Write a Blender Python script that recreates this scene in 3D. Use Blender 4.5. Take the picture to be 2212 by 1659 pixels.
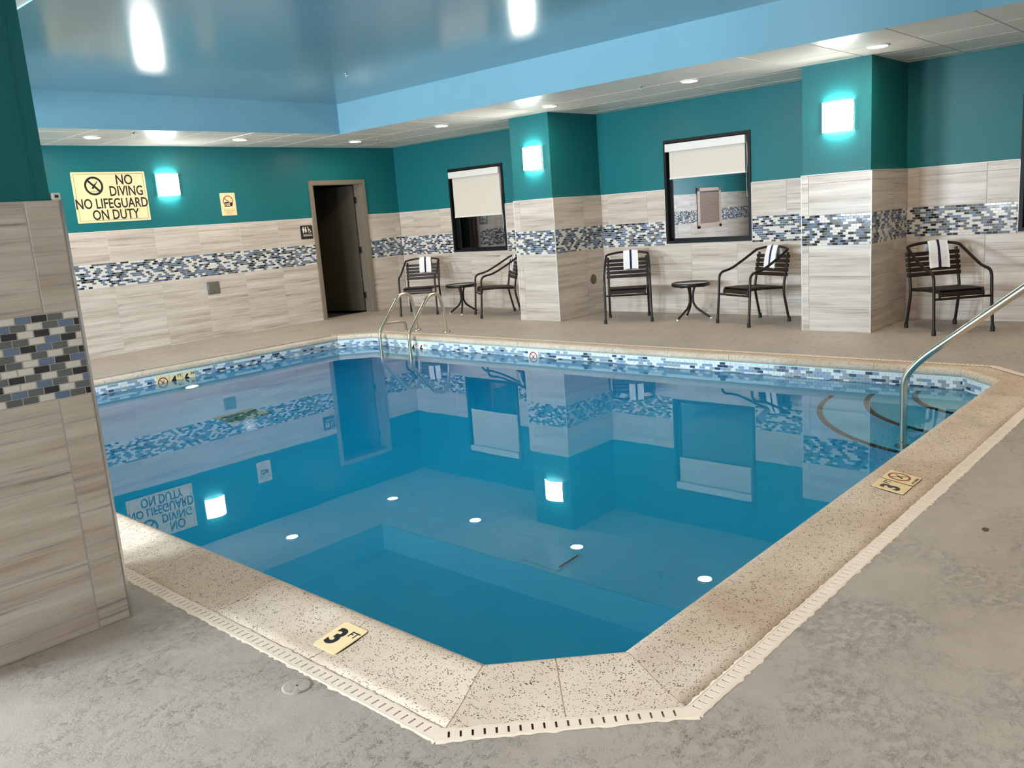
import bpy, math, random
from mathutils import Vector, Matrix
random.seed(7)
for o in list(bpy.data.objects): bpy.data.objects.remove(o)
scene = bpy.context.scene
COL = scene.collection
PI = math.pi

# ------------------------------------------------------------------ camera
cam_d = bpy.data.cameras.new('camera'); cam = bpy.data.objects.new('camera', cam_d); COL.objects.link(cam)
cam_d.sensor_fit = 'HORIZONTAL'; cam_d.sensor_width = 36.0
cam_d.lens = 1843.66/2212*36.0; cam_d.clip_start = 0.05; cam_d.clip_end = 200
yaw, pitch, roll, CH = math.radians(47.0233), math.radians(-11.2045), math.radians(-4.2451), 1.4075
fw = Vector((math.sin(yaw)*math.cos(pitch), math.cos(yaw)*math.cos(pitch), math.sin(pitch)))
rt = Vector((math.cos(yaw), -math.sin(yaw), 0)); up = rt.cross(fw)
r2 = math.cos(roll)*rt + math.sin(roll)*up; u2 = -math.sin(roll)*rt + math.cos(roll)*up
cam.matrix_world = Matrix(((r2.x,u2.x,-fw.x,0),(r2.y,u2.y,-fw.y,0),(r2.z,u2.z,-fw.z,CH),(0,0,0,1)))
scene.camera = cam
CAMP = Vector((0,0,CH))

# ------------------------------------------------------------------ world, daylight, exposure
DAY, DOWN, SCON = 1000.0, 215.0, 38.0
w = bpy.data.worlds.new('sky'); scene.world = w; w.use_nodes = True
bg = w.node_tree.nodes['Background']; bg.inputs[0].default_value = (0.75,0.87,1,1); bg.inputs[1].default_value = 1.0
XL, XR, YB, YF = -3.0, 9.57, 11.213, -2.6          # room extents (tile faces)
ZS, ZC, ZT, ZM1, ZM0 = 2.625, 3.005, 1.571, 1.175, 0.873
LW = [(0.9,1.45),(3.2,6.0),(6.3,8.3)]               # window bays of the left wall; narrow one added to brighten the pillar
for i,(a,b) in enumerate(LW):
    ld = bpy.data.lights.new('daylight','AREA'); ld.shape='RECTANGLE'; ld.size=b-a-.1; ld.size_y=1.5
    ld.energy = DAY*(b-a)/2.6; ld.color = (0.80,0.91,1.0)
    lo = bpy.data.objects.new('daylight', ld); COL.objects.link(lo)
    lo.location = (XL-.22,(a+b)/2,1.55); lo.rotation_euler = (0,-PI/2,0)
vs = scene.view_settings
vs.view_transform = 'Standard'; vs.look = 'None'; vs.gamma = 1; vs.exposure = 0.24; vs.use_curve_mapping = False
cy = scene.cycles
cy.max_bounces = 8; cy.diffuse_bounces = 4; cy.glossy_bounces = 4; cy.transmission_bounces = 6; cy.transparent_max_bounces = 8; cy.volume_bounces = 0
cy.use_adaptive_sampling = True; cy.adaptive_threshold = 0.025; cy.use_light_tree = False
cy.sample_clamp_indirect = 4.0; cy.use_denoising = True; cy.blur_glossy = 0.3

# ------------------------------------------------------------------ material helpers
def srgb(r,g,b):
    f = lambda c: (c/255/12.92 if c/255 <= .04045 else ((c/255+.055)/1.055)**2.4)
    return (f(r),f(g),f(b),1)
class NT:
    def __init__(s,name):
        s.m = bpy.data.materials.new(name); s.m.use_nodes = True; s.t = s.m.node_tree
        s.b = s.t.nodes['Principled BSDF']; s.out = s.t.nodes['Material Output']
    def n(s,typ,**kw):
        nd = s.t.nodes.new(typ)
        for k,v in kw.items():
            if k in nd.inputs.keys(): nd.inputs[k].default_value = v
            else: setattr(nd,k,v)
        return nd
    def l(s,a,b): s.t.links.new(a,b)
    def noise(s,vec,scale,detail=3,rough=.5):
        nd = s.n('ShaderNodeTexNoise',Scale=scale,Detail=detail,Roughness=rough)
        if vec is not None: s.l(vec,nd.inputs['Vector'])
        return nd.outputs['Fac']
    def ramp(s,fac,stops,interp='LINEAR'):
        nd = s.n('ShaderNodeValToRGB'); nd.color_ramp.interpolation = interp
        e = nd.color_ramp.elements
        while len(e) < len(stops): e.new(.5)
        for el,(p,c) in zip(e,stops): el.position = p; el.color = c
        s.l(fac,nd.inputs['Fac']); return nd.outputs['Color']
    def mix(s,a,b,fac,mode='MIX'):
        nd = s.n('ShaderNodeMix'); nd.data_type='RGBA'; nd.blend_type = mode
        for inp,v in ((nd.inputs[0],fac),(nd.inputs[6],a),(nd.inputs[7],b)):
            if hasattr(v,'links') or isinstance(v,bpy.types.NodeSocket): s.l(v,inp)
            else: inp.default_value = v
        return nd.outputs[2]
    def bump(s,h,strength=.3,dist=.01):
        nd = s.n('ShaderNodeBump',Strength=strength,Distance=dist); s.l(h,nd.inputs['Height'])
        s.l(nd.outputs['Normal'],s.b.inputs['Normal'])
    def coord(s,kind='Object'): return s.n('ShaderNodeTexCoord').outputs[kind]
    def mapped(s,vec,scale):
        nd = s.n('ShaderNodeMapping'); nd.inputs['Scale'].default_value = scale; s.l(vec,nd.inputs['Vector']); return nd.outputs['Vector']
def G(v): return (v,v,v,1)
M = {}
def simple(key,col,rough=.5,metal=0.0,spec=.5,noise=None,bump=None,coat=0):
    t = NT(key); b = t.b
    b.inputs['Roughness'].default_value = rough; b.inputs['Metallic'].default_value = metal
    b.inputs['Specular IOR Level'].default_value = spec; b.inputs['Coat Weight'].default_value = coat
    if noise:
        sc,amt = noise; f = t.noise(t.coord(),sc,4)
        c2 = tuple(min(1,c*(1-amt)) for c in col[:3])+(1,); c3 = tuple(min(1,c*(1+amt)) for c in col[:3])+(1,)
        t.l(t.ramp(f,[(.3,c2),(.7,c3)]),b.inputs['Base Color'])
    else: b.inputs['Base Color'].default_value = col
    if bump:
        sc,st,di = bump; t.bump(t.noise(t.coord(),sc,3),st,di)
    M[key] = t.m; return t
simple('teal_paint',(0.010,0.142,0.158,1),.40,0,.22,noise=(1.2,.04),bump=(220,.12,.002))
simple('blue_paint',(0.22,0.42,0.51,1),.18,0,.34,noise=(.9,.03),bump=(5,.02,.01))
simple('soffit_white',(0.42,0.40,0.37,1),.5)
simple('panel_white',(0.93,0.86,0.77,1),.30,0,.34,noise=(3,.03),bump=(180,.05,.001))
simple('grout',(0.62,0.57,0.52,1),.85)
simple('trim_white',(0.80,0.77,0.74,1),.25)
simple('trim_metal',(0.62,0.62,0.63,1),.22,1.0)
simple('steel',(0.70,0.62,0.50,1),.22,1.0)
simple('steel_dull',(0.45,0.42,0.38,1),.3,1.0)
simple('black_frame',(0.006,0.006,0.007,1),.45,0,.25)
simple('chair_brown',(0.014,0.009,0.007,1),.36,0,.35,noise=(30,.2))
simple('strap_brown',(0.022,0.012,0.008,1),.5,0,.3)
simple('rubber',(0.008,0.008,0.008,1),.6)
simple('taupe_frame',(0.20,0.165,0.125,1),.42)
simple('taupe_leaf',(0.062,0.052,0.036,1),.45)
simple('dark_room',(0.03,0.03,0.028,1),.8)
simple('sign_cream',srgb(246,222,172),.4)
simple('sign_line',(0.03,0.028,0.02,1),.5)
simple('ink_black',(0.010,0.010,0.012,1),.4)
simple('ink_red',srgb(150,42,34),.4)
simple('ink_green',srgb(120,140,60),.5)
simple('sign_brown',(0.018,0.010,0.010,1),.4)
simple('sign_white',srgb(246,240,225),.45)
simple('box_grey',(0.16,0.15,0.125,1),.4,.3)
simple('outlet_brown',(0.10,0.075,0.05,1),.5)
simple('plastic_white',srgb(238,234,222),.4)
simple('towel_white',(0.86,0.85,0.86,1),.95,noise=(60,.05),bump=(260,.6,.004))
simple('towel_navy',(0.008,0.010,0.06,1),.95,bump=(260,.6,.004))
simple('blind_white',(0.78,0.75,0.72,1),.45)
simple('blind_fabric',(0.66,0.61,0.53,1),.85,bump=(900,.2,.0005))
simple('cream_panel',(0.62,0.52,0.40,1),.6)
simple('tan_panel',(0.20,0.14,0.095,1),.6,noise=(4,.2))
simple('vent_brown',(0.42,0.30,0.23,1),.5)
simple('tab_glass',(0.42,0.45,0.46,1),.08,0,.6)
simple('drain_white',srgb(240,224,208),.42,noise=(14,.05))
simple('sealant',srgb(244,230,210),.7,noise=(40,.06))
simple('channel_dark',(0.004,0.004,0.004,1),.9)
simple('mortar',srgb(222,202,178),.8)
simple('nosing',(0.007,0.005,0.005,1),.5)
simple('grate_olive',(0.30,0.30,0.13,1),.5)
simple('grate_bar',(0.62,0.66,0.38,1),.5)
simple('plaster',(0.66,0.92,0.96,1),.7,noise=(2,.03))
simple('brick_white',(0.74,0.71,0.66,1),.12,coat=.3)
simple('brick_blue',(0.125,0.19,0.32,1),.08,coat=.4)
simple('brick_grey',(0.115,0.135,0.135,1),.08,coat=.4)
simple('brick_black',(0.010,0.011,0.018,1),.07,coat=.4)
simple('pool_white',(0.78,0.80,0.81,1),.15)  # waterline bricks: wall mosaic colours made paler, washed-out look painted in
simple('pool_blue',(0.24,0.34,0.50,1),.12)
simple('pool_grey',(0.32,0.37,0.39,1),.12)
simple('pool_dark',(0.05,0.06,0.11,1),.12)
simple('leaf_brown',(0.10,0.045,0.03,1),.7)
# wall tile: grey-beige limestone look with long horizontal streaks
def tile_mat(key, warm):
    t = NT(key); oi = t.n('ShaderNodeObjectInfo')
    mul = t.n('ShaderNodeMath',operation='MULTIPLY'); t.l(oi.outputs['Random'],mul.inputs[0]); mul.inputs[1].default_value = 37.0
    cmb = t.n('ShaderNodeCombineXYZ'); t.l(mul.outputs[0],cmb.inputs[0]); t.l(mul.outputs[0],cmb.inputs[1])
    add = t.n('ShaderNodeVectorMath',operation='ADD'); t.l(t.coord(),add.inputs[0]); t.l(cmb.outputs[0],add.inputs[1])
    v = add.outputs[0]
    f1 = t.noise(t.mapped(v,(.7,11,1)),1.0,5,.62)
    f2 = t.noise(t.mapped(v,(1.3,48,1)),1.0,5,.62)
    f3 = t.noise(t.mapped(v,(4,150,1)),1.0,3,.6)
    c = t.ramp(f1,[(.30,(0.36*warm[0],0.30*warm[1],0.25*warm[2],1)),(.45,(0.52*warm[0],0.47*warm[1],0.42*warm[2],1)),(.66,(0.66*warm[0],0.615*warm[1],0.57*warm[2],1))])
    d = t.ramp(f2,[(.31,G(.30)),(.355,G(.62)),(.42,G(.90)),(.56,G(1)),(.8,G(1.0))])
    e = t.ramp(f3,[(.25,G(.72)),(.5,G(1.0))])
    c = t.mix(c,d,.85,'MULTIPLY'); c = t.mix(c,e,.5,'MULTIPLY')
    t.l(c,t.b.inputs['Base Color']); t.b.inputs['Roughness'].default_value = .32
    t.bump(f2,.08,.002); M[key] = t.m
tile_mat('tile',(1.04,1.0,.96))
# deck: trowelled textured coating; scuffs and shaded relief edges painted dark
def deck_mat():
    t = NT('deck'); v = t.coord()
    big = t.noise(v,.8,4); mid = t.noise(v,9,5,.6); fine = t.noise(v,120,4,.6)
    c = t.ramp(big,[(.3,(0.38,0.335,0.29,1)),(.7,(0.46,0.41,0.365,1))])
    patch = t.ramp(t.noise(v,2.6,4,.6),[(.40,G(.0)),(.62,G(1))])
    knock = t.noise(t.mapped(v,(1,1.25,1)),25,6,.68)
    flat = t.ramp(knock,[(.44,G(0)),(.52,G(1))])
    edge_ = t.ramp(knock,[(.36,G(0)),(.40,G(1)),(.43,G(0))])
    pm = t.n('ShaderNodeMath',operation='MULTIPLY'); t.l(edge_,pm.inputs[0]); t.l(patch,pm.inputs[1])
    c = t.mix(c,(0.10,0.08,0.065,1),pm.outputs[0])
    c = t.mix(c,t.ramp(mid,[(.3,G(.88)),(.7,G(1.06))]),.8,'MULTIPLY')
    t.l(c,t.b.inputs['Base Color']); t.b.inputs['Roughness'].default_value = .5
    hm = t.n('ShaderNodeMath',operation='MULTIPLY'); t.l(flat,hm.inputs[0]); t.l(patch,hm.inputs[1])
    h1 = t.n('ShaderNodeMath',operation='MULTIPLY_ADD'); t.l(fine,h1.inputs[0]); h1.inputs[1].default_value=.25; t.l(hm.outputs[0],h1.inputs[2])
    t.bump(h1.outputs[0],.75,.004); M['deck'] = t.m
deck_mat()
def coping_mat():
    t = NT('coping'); v = t.coord()
    big = t.noise(v,1.1,5,.62)
    c = t.ramp(big,[(.30,(0.52,0.39,0.27,1)),(.5,(0.68,0.56,0.44,1)),(.68,(0.78,0.67,0.56,1))])
    vor = t.n('ShaderNodeTexVoronoi',Scale=135.0); t.l(v,vor.inputs['Vector']); vor.inputs['Randomness'].default_value = 1
    sz = t.ramp(t.noise(v,40,2),[(.27,G(.08)),(.70,G(.40))])
    lt = t.n('ShaderNodeMath',operation='LESS_THAN'); t.l(vor.outputs['Distance'],lt.inputs[0]); t.l(sz,lt.inputs[1])
    c = t.mix(c,(0.10,0.075,0.05,1),lt.outputs[0])
    t.l(c,t.b.inputs['Base Color']); t.b.inputs['Roughness'].default_value = .62
    t.bump(t.noise(v,160,3),.12,.002); M['coping'] = t.m
coping_mat()
def emit(key,col,strength):
    t = NT(key); t.t.nodes.remove(t.b); e = t.n('ShaderNodeEmission',Color=col,Strength=strength); t.l(e.outputs[0],t.out.inputs[0]); M[key] = t.m
emit('downlight_lens',(1.0,0.80,0.58,1),DOWN)
emit('sconce_glow',(1.0,0.97,0.90,1),SCON)
emit('pool_lamp',(1.0,0.88,0.66,1),26)
def glass(key,fac,tint):
    t = NT(key); t.t.nodes.remove(t.b)
    g = t.n('ShaderNodeBsdfGlossy',Roughness=.0,Color=(.95,.95,.96,1)); tr = t.n('ShaderNodeBsdfTransparent',Color=tint)
    mx = t.n('ShaderNodeMixShader'); mx.inputs[0].default_value = fac
    t.l(tr.outputs[0],mx.inputs[1]); t.l(g.outputs[0],mx.inputs[2]); t.l(mx.outputs[0],t.out.inputs[0]); M[key] = t.m
glass('mirror_glass',.55,(.62,.60,.62,1)); glass('tinted_glass',.22,(.8,.8,.8,1)); glass('clear_glass',.06,(.97,.98,.98,1))
def water_mat():
    t = NT('water'); t.t.nodes.remove(t.b)
    g = t.n('ShaderNodeBsdfGlass',Roughness=0.0,IOR=1.333,Color=(1,1,1,1))
    v = t.coord(); h = t.noise(v,2.6,2,.4)
    bp_ = t.n('ShaderNodeBump',Strength=.010,Distance=.02); t.l(h,bp_.inputs['Height']); t.l(bp_.outputs[0],g.inputs['Normal'])
    t.l(g.outputs[0],t.out.inputs['Surface'])
    va = t.n('ShaderNodeVolumeAbsorption',Color=(0.0,0.84,0.955,1),Density=1.2); t.l(va.outputs[0],t.out.inputs['Volume']); M['water'] = t.m
    try: t.m.cycles.homogeneous_volume = True
    except Exception: pass
water_mat()

# ------------------------------------------------------------------ mesh helpers
class MB:
    def __init__(s): s.v=[]; s.f=[]; s.mi=[]; s.sm=[]
    def face(s,idx,mi=0,sm=False): s.f.append(idx); s.mi.append(mi); s.sm.append(sm)
    def quad(s,a,b,c,d,mi=0): n=len(s.v); s.v += [a,b,c,d]; s.face((n,n+1,n+2,n+3),mi)
    def poly(s,pts,mi=0): n=len(s.v); s.v += list(pts); s.face(tuple(range(n,n+len(pts))),mi)
    def box(s,x0,x1,y0,y1,z0,z1,mi=0,skip=''):
        n=len(s.v); s.v += [(x0,y0,z0),(x1,y0,z0),(x1,y1,z0),(x0,y1,z0),(x0,y0,z1),(x1,y0,z1),(x1,y1,z1),(x0,y1,z1)]
        for k,f in (('b',(0,3,2,1)),('t',(4,5,6,7)),('s',(0,1,5,4)),('e',(1,2,6,5)),('n',(2,3,7,6)),('w',(3,0,4,7))):
            if k not in skip: s.face(tuple(n+i for i in f),mi)
        return s
    def rbox(s,cx,cy,cz,sx,sy,sz,b=.004,mi=0):       # box with chamfered edges
        hx,hy,hz=sx/2,sy/2,sz/2; b=min(b,hx*.9,hy*.9,hz*.9); n=len(s.v)
        idx={}
        for ix in (-1,1):
            for iy in (-1,1):
                for iz in (-1,1):
                    for ax in range(3):
                        p=[ix*hx,iy*hy,iz*hz]
                        for k in range(3):
                            if k!=ax: p[k]-= (ix,iy,iz)[k]*b
                        idx[(ix,iy,iz,ax)]=len(s.v); s.v.append((cx+p[0],cy+p[1],cz+p[2]))
        for ax in range(3):
            a1,a2=[k for k in range(3) if k!=ax]
            for sg in (-1,1):
                q=[]
                for (p,r) in ((-1,-1),(1,-1),(1,1),(-1,1)):
                    c=[0,0,0]; c[ax]=sg; c[a1]=p; c[a2]=r; q.append(idx[tuple(c)+(ax,)])
                s.face(tuple(q if (sg>0)==(ax!=1) else q[::-1]),mi)
        for ax in range(3):
            a1,a2=[k for k in range(3) if k!=ax]
            for p in (-1,1):
                for r in (-1,1):
                    def g(t,which):
                        c=[0,0,0]; c[ax]=t; c[a1]=p; c[a2]=r; return idx[tuple(c)+(which,)]
                    s.face((g(-1,a1),g(1,a1),g(1,a2),g(-1,a2)),mi)
        for ix in (-1,1):
            for iy in (-1,1):
                for iz in (-1,1): s.face(tuple(idx[(ix,iy,iz,k)] for k in range(3)),mi)
        return s
    def tube(s,pts,r,seg=10,mi=0,cap=True,r2=None):
        P=[Vector(p) for p in pts]; n=len(P); T=[]
        for i in range(n):
            t=(P[min(i+1,n-1)]-P[max(i-1,0)]); T.append(t.normalized())
        nrm=T[0].orthogonal().normalized(); base=len(s.v)
        for i in range(n):
            nrm=(nrm-T[i]*nrm.dot(T[i])).normalized(); bn=T[i].cross(nrm)
            rr = r if r2 is None else r+(r2-r)*i/(n-1)
            for k in range(seg):
                a=2*PI*k/seg; s.v.append(tuple(P[i]+(nrm*math.cos(a)+bn*math.sin(a))*rr))
        for i in range(n-1):
            for k in range(seg):
                k2=(k+1)%seg; s.face((base+i*seg+k,base+i*seg+k2,base+(i+1)*seg+k2,base+(i+1)*seg+k),mi,True)
        if cap:
            s.poly([s.v[base+k] for k in range(seg)][::-1],mi); s.poly([s.v[base+(n-1)*seg+k] for k in range(seg)],mi)
        return s
    def lathe(s,prof,seg=24,cx=0,cy=0,mi=0,smooth=True):     # prof: (r,z) list, about z
        base=len(s.v); m=len(prof)
        for r,z in prof:
            for k in range(seg): a=2*PI*k/seg; s.v.append((cx+r*math.cos(a),cy+r*math.sin(a),z))
        for i in range(m-1):
            for k in range(seg):
                k2=(k+1)%seg; s.face((base+i*seg+k,base+i*seg+k2,base+(i+1)*seg+k2,base+(i+1)*seg+k),mi,smooth)
        if prof[0][0]>1e-6: s.poly([s.v[base+k] for k in range(seg)][::-1],mi)
        if prof[-1][0]>1e-6: s.poly([s.v[base+(m-1)*seg+k] for k in range(seg)],mi)
        return s
    def plate(s,pts,z0,z1,mi=0):      # extruded flat outline (counter-clockwise xy)
        n=len(s.v); m=len(pts); s.v += [(x,y,z0) for x,y in pts]+[(x,y,z1) for x,y in pts]
        s.face(tuple(range(n+m,n+2*m)),mi); s.face(tuple(range(n,n+m))[::-1],mi)
        for i in range(m): j=(i+1)%m; s.face((n+i,n+j,n+m+j,n+m+i),mi)
        return s
    def ring(s,cx,cy,r0,r1,z0,z1,seg=36,mi=0):
        n=len(s.v)
        for k in range(seg):
            a=2*PI*k/seg; c,si=math.cos(a),math.sin(a)
            s.v += [(cx+r0*c,cy+r0*si,z0),(cx+r1*c,cy+r1*si,z0),(cx+r1*c,cy+r1*si,z1),(cx+r0*c,cy+r0*si,z1)]
        for k in range(seg):
            a=n+4*k; b=n+4*((k+1)%seg)
            s.face((a+3,a+2,b+2,b+3),mi); s.face((a+1,b+1,b+2,a+2),mi); s.face((a,a+3,b+3,b),mi)
        return s
    def mesh(s,name,mats):
        me=bpy.data.meshes.new(name); me.from_pydata(s.v,[],s.f)
        for m in (mats if isinstance(mats,(list,tuple)) else [mats]): me.materials.append(M[m])
        me.polygons.foreach_set('material_index',s.mi); me.polygons.foreach_set('use_smooth',s.sm); me.update(); return me
    def obj(s,name,mats,parent=None,loc=(0,0,0),rot=(0,0,0)): return link(name,s.mesh(name,mats),parent,loc,rot)
def link(name,me,parent=None,loc=(0,0,0),rot=(0,0,0)):
    o=bpy.data.objects.new(name,me); COL.objects.link(o); o.location=loc; o.rotation_euler=rot
    if parent is not None: o.parent=parent
    return o
def tag(o,label=None,cat=None,group=None,kind=None):
    if label: o['label']=label
    if cat: o['category']=cat
    if group: o['group']=group
    if kind: o['kind']=kind
    return o
def thing(name,label,cat,loc=(0,0,0),rot=(0,0,0),group=None,kind=None):
    o=bpy.data.objects.new(name,None); COL.objects.link(o); o.location=loc; o.rotation_euler=rot; o.empty_display_size=.1
    return tag(o,label,cat,group,kind)
def struct(o,label=None,cat=None): return tag(o,label,cat,None,'structure')
def spline(pts,n=8):                  # Catmull-Rom through the points
    P=[Vector(p) for p in pts]; P=[2*P[0]-P[1]]+P+[2*P[-1]-P[-2]]; out=[]
    for i in range(1,len(P)-2):
        a,b,c,d=P[i-1],P[i],P[i+1],P[i+2]
        for k in range(n):
            t=k/n; out.append(.5*((2*b)+(c-a)*t+(2*a-5*b+4*c-d)*t*t+(3*b-a-3*c+d)*t**3))
    out.append(P[-2]); return out
def fillet(pts,r,n=6):                # polyline with rounded corners
    P=[Vector(p) for p in pts]; out=[P[0]]
    for i in range(1,len(P)-1):
        rr = r[i-1] if isinstance(r,(list,tuple)) else r
        a=(P[i-1]-P[i]); b=(P[i+1]-P[i]); rr=min(rr,a.length*.49,b.length*.49); a.normalize(); b.normalize()
        p0=P[i]+a*rr; p2=P[i]+b*rr
        for k in range(n+1): t=k/n; out.append((1-t)**2*p0+2*t*(1-t)*P[i]+t*t*p2)
    out.append(P[-1]); return out
_txt={}
def text_mesh(body,size,mat,bold=0.0,depth=.0006,sx=1.0,space=1.0):
    cu=bpy.data.curves.new('t','FONT'); cu.body=body; cu.size=size; cu.align_x='CENTER'; cu.align_y='CENTER'
    cu.extrude=depth; cu.offset=bold; cu.resolution_u=3; cu.space_character=space
    ob=bpy.data.objects.new('t',cu); COL.objects.link(ob)
    dg=bpy.context.evaluated_depsgraph_get(); me=bpy.data.meshes.new_from_object(ob.evaluated_get(dg))
    bpy.data.objects.remove(ob); bpy.data.curves.remove(cu)
    for v in me.vertices: v.co.x*=sx
    me.materials.clear(); me.materials.append(M[mat]); return me
def text(parent,name,body,x,y,z,size,mat,**kw): return link(name,text_mesh(body,size,mat,**kw),parent,(x,y,z))
# frames: local x = along the wall, local y = up, local z = out of the wall
ROT={'B':(PI/2,0,0),'R':(PI/2,0,-PI/2),'N':(PI/2,0,PI),'L':(PI/2,0,PI/2)}
def at(pl,u,v,off):                   # pl: (kind, plane coordinate); u is world x (B,N) or world y (R,L)
    k,c=pl
    if k=='B': return (u,c-off,v)
    if k=='N': return (u,c+off,v)
    if k=='R': return (c-off,u,v)
    return (c+off,u,v)
# ------------------------------------------------------------------ tiles and mosaic
_tm={}
def tile_mesh(w_,h_,mat='tile',t=.007,b=.0018):
    key=(round(w_,3),round(h_,3),mat)
    if key not in _tm:
        m=MB(); x,y=w_/2,h_/2
        m.v=[(-x,-y,0),(x,-y,0),(x,y,0),(-x,y,0),(-x,-y,t-b),(x,-y,t-b),(x,y,t-b),(-x,y,t-b),(-x+b,-y+b,t),(x-b,-y+b,t),(x-b,y-b,t),(-x+b,y-b,t)]
        for i in range(4):
            j=(i+1)%4; m.face((i,j,4+j,4+i)); m.face((4+i,4+j,8+j,8+i))
        m.face((8,9,10,11)); _tm[key]=m.mesh('tile',mat)
    return _tm[key]
def tiles(parent,pl,us,vs,gap=.0035,holes=(),t=.007):
    """us, vs: joint coordinates; a tile fills each cell; the tile face lies in the plane."""
    for a,b in zip(us[:-1],us[1:]):
        for c,d in zip(vs[:-1],vs[1:]):
            cells=[(a,b,c,d)]
            for (h0,h1,k0,k1) in holes:
                nc=[]
                for (p,q,r,s_) in cells:
                    if q<=h0 or p>=h1 or s_<=k0 or r>=k1: nc.append((p,q,r,s_)); continue
                    if p<h0: nc.append((p,h0,r,s_))
                    if q>h1: nc.append((h1,q,r,s_))
                    if r<k0: nc.append((max(p,h0),min(q,h1),r,k0))
                    if s_>k1: nc.append((max(p,h0),min(q,h1),k1,s_))
                cells=nc
            for (p,q,r,s_) in cells:
                if q-p<.012 or s_-r<.012: continue
                link('tile',tile_mesh(q-p-gap,s_-r-gap),parent,at(pl,(p+q)/2,(r+s_)/2,-t),ROT[pl[0]])
BC=['brick_white','brick_blue','brick_grey','brick_black']
def pick_wall(): return random.choices((0,1,2,3),(31,24,27,18))[0]
def mosaic(parent,pl,u0,u1,v0,rows,limit=300,pick=pick_wall,pattern=None,holes=(),bl=.0522,bh=.0252,mats=BC,gap=.003,name='mosaic_brick',right_anchor=False):
    items=[]; shift=random.random()*bl
    for r in range(rows):
        v=v0+(r+.5)*bh
        if pattern is not None:
            row=pattern[rows-1-r]; u=u1; first = bl*(1.0 if (rows-1-r)%2==0 else .38)
            k=0
            while u>u0+.004:
                wd = first if k==0 else bl; a=max(u-wd,u0); c=row[k] if k<len(row) else pick()
                items.append((a,u,v,c)); u=a; k+=1
            continue
        u=u0-shift-(bl/2 if r%2 else 0); prev=-1
        while u<u1:
            a,b=max(u,u0),min(u+bl,u1); u+=bl
            if b-a<.007: continue
            c=pick()
            if c==prev and c!=0 and random.random()<.6: c=pick()
            prev=c
            segs=[(a,b)]
            for (h0,h1,k0,k1) in holes:
                if k0<v<k1:
                    ns=[]
                    for p,q in segs:
                        if q<=h0 or p>=h1: ns.append((p,q)); continue
                        if p<h0-.005: ns.append((p,h0))
                        if q>h1+.005: ns.append((h1,q))
                    segs=ns
            for p,q in segs: items.append((p,q,v,c))
    def dist(it): return (Vector(at(pl,(it[0]+it[1])/2,it[2],0))-CAMP).length
    items.sort(key=dist)
    for (a,b,v,c) in items[:limit]:
        wd=round((b-a-gap)*500)/500
        if wd<.003: continue
        link(name,tile_mesh(wd,bh-gap,mats[c],.006,.0012),parent,at(pl,(a+b)/2,v,-.0065),ROT[pl[0]])
    if items[limit:]:
        m=MB()
        for (a,b,v,c) in items[limit:]:
            n=len(m.v); g=gap/2; y=bh/2
            for (p,q,off) in ((g,g,-.0065),(g+.001,g+.001,-.0005)):
                for (uu,vv) in ((a+p,v-y+q),(b-p,v-y+q),(b-p,v+y-q),(a+p,v+y-q)): m.v.append(at(pl,uu,vv,off))
            fl = pl[0] in 'BL'
            for i in range(4):
                j=(i+1)%4; f=(n+i,n+j,n+4+j,n+4+i); m.face(f if fl else f[::-1],c)
            f=(n+4,n+5,n+6,n+7); m.face(f if fl else f[::-1],c)
        tag(m.obj('mosaic_field',mats,parent),kind='stuff')
def slab_holes(m,pl,u0,u1,v0,v1,holes,off,depth,mi=0):
    """wall sheet with rectangular openings (front face at plane-off) and the reveals of the openings."""
    us=sorted(set([u0,u1]+[h for q in holes for h in q[:2] if u0<h<u1])); vs_=sorted(set([v0,v1]+[h for q in holes for h in q[2:] if v0<h<v1]))
    for a,b in zip(us[:-1],us[1:]):
        for c,d in zip(vs_[:-1],vs_[1:]):
            mu,mv=(a+b)/2,(c+d)/2
            if any(h[0]<mu<h[1] and h[2]<mv<h[3] for h in holes): continue
            q=[at(pl,a,c,off),at(pl,b,c,off),at(pl,b,d,off),at(pl,a,d,off)]
            m.quad(*(q if pl[0] in 'BL' else q[::-1]),mi)
    for (a,b,c,d) in holes:
        for (p,q) in (((a,c),(b,c)),((b,c),(b,d)),((b,d),(a,d)),((a,d),(a,c))):
            if p[1]==q[1]==v0: continue
            m.quad(at(pl,*p,off),at(pl,*p,off-depth),at(pl,*q,off-depth),at(pl,*q,off),mi)

# ------------------------------------------------------------------ pool outline
X0,X1,Y0,Y1,CF = 1.716,6.86,1.49,9.13,.31
LIP=[(X0+CF,Y0),(X1-CF,Y0),(X1,Y0+CF),(X1,Y1-CF),(X1-CF,Y1),(X0+CF,Y1),(X0,Y1-CF),(X0,Y0+CF)]   # counter-clockwise
NE=8; TH=math.tan(PI/8)
def octo(d):                           # outline offset outwards by d
    c=CF+d*2-d*2*1+0
    x0,x1,y0,y1=X0-d,X1+d,Y0-d,Y1+d; k=CF+d*(2-math.sqrt(2))
    return [(x0+k,y0),(x1-k,y0),(x1,y0+k),(x1,y1-k),(x1-k,y1),(x0+k,y1),(x0,y1-k),(x0,y0+k)]
ZW=-.13
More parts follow.
